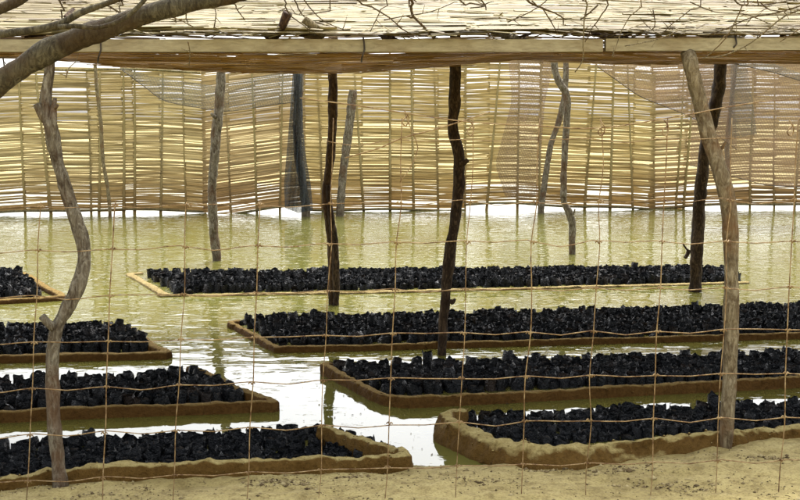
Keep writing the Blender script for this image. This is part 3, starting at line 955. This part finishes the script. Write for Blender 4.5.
# ------------------------------------------------------------------ wire fence
fence = empty('wire_fence', (0, 5.2, 0))
tag(fence, 'rusty square-mesh wire fence stretched across the foreground', 'fence')
def fenceY(px):
    return 4.76 + (px - 0) / 800 * 0.14
def wire(pts, r, name, mat=WIRE):
    m = MB()
    tube(m, [V(x, y, fenceY(x) + random.gauss(0, 0.004)) for x, y in pts], r, 0.05, 6, 0.0)
    return m.build(name, mat, fence)
vert = [(-38, -47), (38.5, 27), (113, 101), (185.5, 173), (258, 246), (329, 319), (397, 386), (467, 456), (533, 521), (598, 585), (662, 650), (727, 716), (792, 780), (858, 845)]
HZ = [(150, 141, 138), (207, 203, 200), (251, 243, 241), (298, 290, 287), (344, 334, 330), (390, 379, 373), (437, 423, 417), (483, 467, 460)]
def hz_y(h, x):
    return float(np.interp(x, [0, 400, 800], h))
for k, (xt, xb) in enumerate(vert):
    ytop_ = 118 if k > 4 else 205
    pts = []
    for y in [ytop_, 165, 205, 245, 290, 335, 380, 425, 470, 512]:
        if y < ytop_: continue
        t = (y - 250) / 250
        pts.append((xt + (xb - xt) * max(t, -0.5) + random.gauss(0, 1.0), y))
    wire(pts, 0.0020 if k % 2 else 0.0024, 'vertical_wire')
for h in HZ:
    pts = []
    xs_ = sorted([-120, -60] + [x for v2 in vert for x in (v2[0] * .5 + v2[1] * .5, v2[0] * .5 + v2[1] * .5 + 34)] + [920])
    for i, x in enumerate(xs_):
        if h is HZ[0] and x < 300: continue
        pts.append((x, hz_y(h, x) + (random.gauss(1.6, 1.2) if i % 2 else random.gauss(-0.6, 0.8))))
    wire(pts, 0.0016 if h in HZ[:2] else 0.0022, 'horizontal_wire')
for h in HZ[1:]:                             # wrapped joints where the wires cross
    for (xt, xb) in vert[1:13]:
        y = hz_y(h, (xt + xb) / 2)
        x = xt + (xb - xt) * max((y - 250) / 250, -0.5)
        wire([(x - 3.0, y + 0.6), (x - 1.2, y - 1.4), (x + 0.2, y + 1.5), (x + 1.5, y - 1.2), (x + 3.2, y + 0.5)], 0.0027, 'joint')
# slack top strand with curled loose ends
wire([(300, 98), (360, 106), (405, 113), (470, 122), (540, 126), (600, 128), (680, 116), (760, 102), (860, 96)], 0.0026, 'top_strand')
for x in (405, 470, 601, 665, 790):
    yb = 114 if x < 440 else 124
    wire([(x - 1, yb - 4), (x + 4, yb + 4), (x + 1, yb + 12), (x - 3, yb + 8), (x + 2, yb + 2)], 0.0027, 'loose_end')
wire([(405, 113), (412, 132), (418, 148), (410, 168), (400, 182)], 0.0022, 'loose_end')
wire([(345, 158), (380, 148), (402, 138), (440, 128), (490, 112)], 0.0028, 'loose_end')

# ------------------------------------------------------------------ tree: limb and twigs in front of the roof
tb = V(-95, 130, 4.5)
tree = empty('thorn_tree', (tb.x - 0.55, 4.45, 0.05))
tag(tree, 'bare thorn tree leaning in from the upper left over the roof', 'tree')
m = MB()
tube(m, [(tb.x - 0.55, 4.45, -0.1), (tb.x - 0.52, 4.47, 0.5), (tb.x - 0.35, 4.5, 1.05), tb], [.13, .11, .085, .07], 0.08, 14, 0.12)
m.build('trunk', BARK_LIMB, tree)
def limb(pts, name, mat=BARK_LIMB, seg=16, rough=0.16, Y0=4.5, step=0.02):
    mm = MB()
    tube(mm, [V(p[0], p[1], Y0 + (p[3] if len(p) > 3 else 0)) for p in pts], [p[2] * 0.69 * Y0 / F for p in pts], step, seg, rough)
    return mm.build(name, mat, tree)
limb([(-95, 130, 19), (-45, 108, 18), (0, 83, 17.5), (30, 62, 17), (62, 45, 17), (95, 32, 15.5), (130, 20, 14.5), (165, 9, 13), (205, 1, 11.5), (250, -8, 10), (330, -30, 8), (430, -62, 6), (560, -90, 4)], 'limb')
limb([(-70, 55, 7), (-20, 38, 6.3), (10, 33, 6), (40, 29, 5.7), (60, 24, 5.4), (80, 13, 5), (105, 4, 4.6), (135, -8, 4), (180, -30, 3)], 'limb', Y0=4.38)
limb([(58, 27, 3.2), (75, 26, 3.3), (95, 27.5, 3.3), (112, 24, 3.3), (126, 17, 3.4), (138, 7, 3.3), (150, -6, 3), (170, -25, 2)], 'limb', Y0=4.36)
limb([(-90, 50, 9), (-30, 24, 9), (0, 9, 8.5), (20, 0, 7.5), (40, -14, 6.5), (90, -40, 4)], 'limb', Y0=4.6)
limb([(-45, 108, 8), (-60, 70, 8), (-70, 55, 7)], 'limb', Y0=4.42)
twigs = [
    ([(59, 0), (61, 10), (62, 19), (58, 26)], 1.1, 0), ([(119, -6), (119, 6), (121, 14)], 1.0, 0), ([(105, 4), (117, 11), (128, 19)], 1.2, 0),
    ([(126, 17), (150, 15), (175, 18), (195, 28)], .9, 1), ([(171, 11), (175, 17), (176, 23)], 1.0, 1), ([(183, 0), (186, 9), (186, 18)], 1.0, 1), ([(229, -6), (236, 8), (245, 20)], .9, 0), ([(214, 28), (216, 14), (213, 2)], .8, 0),
    ([(281, -8), (285, 6), (292, 17), (305, 26), (310, 33)], .9, 0), ([(290, -8), (298, 8), (308, 20), (330, 26)], .9, 0), ([(300, -6), (312, 10), (325, 22), (345, 30)], .8, 0), ([(352, -6), (372, 7), (390, 18), (402, 29), (412, 34)], 1.0, 0), ([(385, -6), (381, 9), (370, 32)], .7, 0), ([(330, 0), (320, 12), (300, 15), (284, 10)], .7, 0),
    ([(408, -8), (411, 6), (413, 16), (424, 27), (434, 39)], 1.9, 0), ([(384, 20), (405, 16), (430, 12), (455, 2)], .8, 0), ([(455, -4), (470, 3), (485, 6), (470, 8)], 1.1, 0), ([(478, -4), (485, 4), (486, 10)], 1.0, 0),
    ([(520, -8), (540, 7), (555, 13), (566, 20)], 1.3, 0), ([(543, 9), (550, 20), (558, 34)], .8, 0), ([(508, 22), (530, 12), (545, 2), (550, -6)], .8, 0),
    ([(582, -10), (584, 20), (583, 45), (583, 60), (575, 72)], 1.0, 1), ([(604, -8), (602, 14), (592, 28), (585, 42)], .8, 0), ([(598, 5), (588, 14), (580, 20)], .9, 0), ([(653, 10), (655, 22), (652, 30), (640, 18)], .7, 0), ([(701, -6), (690, 10), (672, 24), (664, 32)], .7, 0),
    ([(746, -8), (742, 6), (736, 20), (726, 38), (712, 52), (706, 57)], .9, 1), ([(812, 2), (780, 12), (750, 18), (728, 28), (705, 36)], 1.0, 0), ([(812, 6), (785, 16), (760, 36), (744, 47), (722, 56), (702, 58)], 1.1, 1), ([(812, 22), (798, 30), (780, 42)], .8, 1), ([(760, 2), (770, 10), (790, 12), (812, 16)], .8, 0), ([(690, 2), (715, 12), (745, 14), (770, 24)], .7, 0),
    ([(640, -6), (630, 16), (622, 30), (612, 58)], .7, 1), ([(625, 46), (655, 40), (680, 30)], .7, 1), ([(730, -6), (745, 5), (770, 4), (812, -4)], 1.0, 0),
    ([(3, 58), (4, 66), (2, 76)], .9, 0), ([(188, 42), (190, 52), (189, 66)], .8, 1), ([(66, 78), (69, 68), (76, 62)], .8, 1)]
for k, (pts, w, pale) in enumerate(twigs):
    Y0 = 4.5 + (k % 5) * 0.22
    mm = MB()
    P3 = [V(x, y, Y0 + 0.03 * i) for i, (x, y) in enumerate(pts)]
    rad = [w * 0.78 * Y0 / F * (1.15 - 0.45 * i / (len(pts) - 1)) for i in range(len(pts))]
    if pts[0][1] <= 0:                       # carry on up to the boughs out of the picture
        P3.insert(0, P3[0] + Vector((-0.25, -0.02, 0.35))); rad.insert(0, rad[0] * 1.3)
    tube(mm, P3, rad, 0.03, 6, 0.1)
    for q in range(3):                       # thorns and side shoots
        i = random.randrange(len(P3) - 1)
        t = random.random()
        a = P3[i].lerp(P3[i + 1], t)
        d = Vector((random.uniform(-1, 1), random.uniform(-.4, .4), random.uniform(-.8, .8))).normalized()
        tube(mm, [a, a + d * 0.018, a + d * 0.04 + Vector((0, 0, random.uniform(-.01, .01)))], [rad[0] * 0.6, rad[0] * 0.45, rad[0] * 0.2], 0.02, 5, 0)
    mm.build('twig', TWIG_PALE if pale else TWIG, tree)
# boughs above the picture that carry the hanging twigs
for pts in ([(250, -8, 9), (330, -50, 7), (480, -75, 5), (620, -80, 4), (760, -70, 3), (860, -40, 2)], [(560, -90, 4), (680, -100, 3), (800, -85, 2.5), (900, -30, 2)]):
    limb(pts, 'bough', seg=8)

# ------------------------------------------------------------------ litter on the sand
mb = MB()
for i in range(2600):
    px, py = random.uniform(-20, 820), random.uniform(452, 520)
    q = G(px, py, 0.05)
    ys = float(np.interp(q.x, sx, sy))
    if q.y > ys - 0.05: continue
    if noise.noise(Vector((q.x * 2.2, q.y * 3.5, 1.7))) < 0.08 and random.random() < 0.8: continue
    h = float(ground_h(np.array(q.x), np.array(q.y))) + 0.016 * noise.noise(Vector((q.x, q.y, 0)) * 3.1) + 0.010 * noise.noise(Vector((q.x, q.y, 0)) * 9) + 0.006 * noise.noise(Vector((q.x, q.y, 0)) * 23)
    c = Vector((q.x, q.y, h + 0.002))
    an = random.uniform(0, math.pi)
    if random.random() < 0.14:
        L = random.uniform(0.008, 0.04)
        d = Vector((math.cos(an), math.sin(an), random.gauss(0, .12)))
        tube(mb, [c - d * L / 2, c + Vector((0, 0, .002)), c + d * L / 2], random.uniform(.0008, .0022), 0.03, 5, 0)
    else:
        s = random.uniform(0.002, 0.006) if random.random() < 0.93 else random.uniform(0.006, 0.014)
        k = [Vector((random.uniform(.7, 1.2) * s * x_, random.uniform(.7, 1.2) * s * y_, random.uniform(.4, .8) * s * z_)) + c for x_, y_, z_ in ((1, 0, 0), (0, 1, 0), (-1, 0, 0), (0, -1, 0), (0, 0, 1), (0, 0, -1))]
        mb.add(k, [(0, 1, 4), (1, 2, 4), (2, 3, 4), (3, 0, 4), (1, 0, 5), (2, 1, 5), (3, 2, 5), (0, 3, 5)])
def ground_at(x, y):
    p = Vector((x, y, 0))
    return float(ground_h(np.array(x), np.array(y))) + 0.018 * noise.noise(p * 3.1) + 0.014 * noise.noise(p * 9) + 0.009 * noise.noise(p * 23)
def clod(c, s):
    k = [Vector((random.uniform(.7, 1.2) * s * x_, random.uniform(.7, 1.2) * s * y_, random.uniform(.4, .9) * s * z_)) + c for x_, y_, z_ in ((1, 0, 0), (0, 1, 0), (-1, 0, 0), (0, -1, 0), (0, 0, 1), (0, 0, -1))]
    mb.add(k, [(0, 1, 4), (1, 2, 4), (2, 3, 4), (3, 0, 4), (1, 0, 5), (2, 1, 5), (3, 2, 5), (0, 3, 5)])
for (cx, cy, n_, rx, ry) in ((282, 486, 160, .14, .045), (350, 479, 40, .06, .02), (618, 472, 130, .16, .05), (640, 486, 70, .2, .04), (770, 461, 60, .12, .03), (690, 490, 60, .12, .03), (480, 483, 70, .2, .04), (95, 499, 40, .1, .02), (540, 470, 50, .12, .015)):
    q = G(cx, cy, 0.05)
    for i in range(n_):
        x, y = q.x + random.gauss(0, rx * .6), q.y + random.gauss(0, ry * .7)
        clod(Vector((x, y, ground_at(x, y) + 0.002)), abs(random.gauss(0, 0.0045)) + 0.002)
o = mb.build('litter', LITTER)
tag(o, 'scattered twig bits and small clods on the sand', 'litter', kind='stuff')

mb = MB()
for i in range(110):
    if random.random() < 0.4:
        q = G(random.uniform(300, 440), random.uniform(375, 462), 0.0)
    else:
        q = G(random.uniform(0, 800), random.uniform(225, 410), 0.0)
    s = random.choice((0.004, 0.006, 0.009, 0.018)) * random.uniform(.7, 1.3)
    an = random.uniform(0, math.pi)
    d, e = Vector((math.cos(an), math.sin(an), 0)) * s, Vector((-math.sin(an), math.cos(an), 0)) * s * random.uniform(0.2, 0.6)
    c = q + Vector((0, 0, 0.003))
    mb.add([c - d, c + e, c + d, c - e, c + Vector((0, 0, random.uniform(.002, .005)))], [(0, 3, 4), (3, 2, 4), (2, 1, 4), (1, 0, 4)])
o = mb.build('floating_debris', LITTER)
tag(o, 'small leaf and straw bits floating on the flood water', 'debris', kind='stuff')
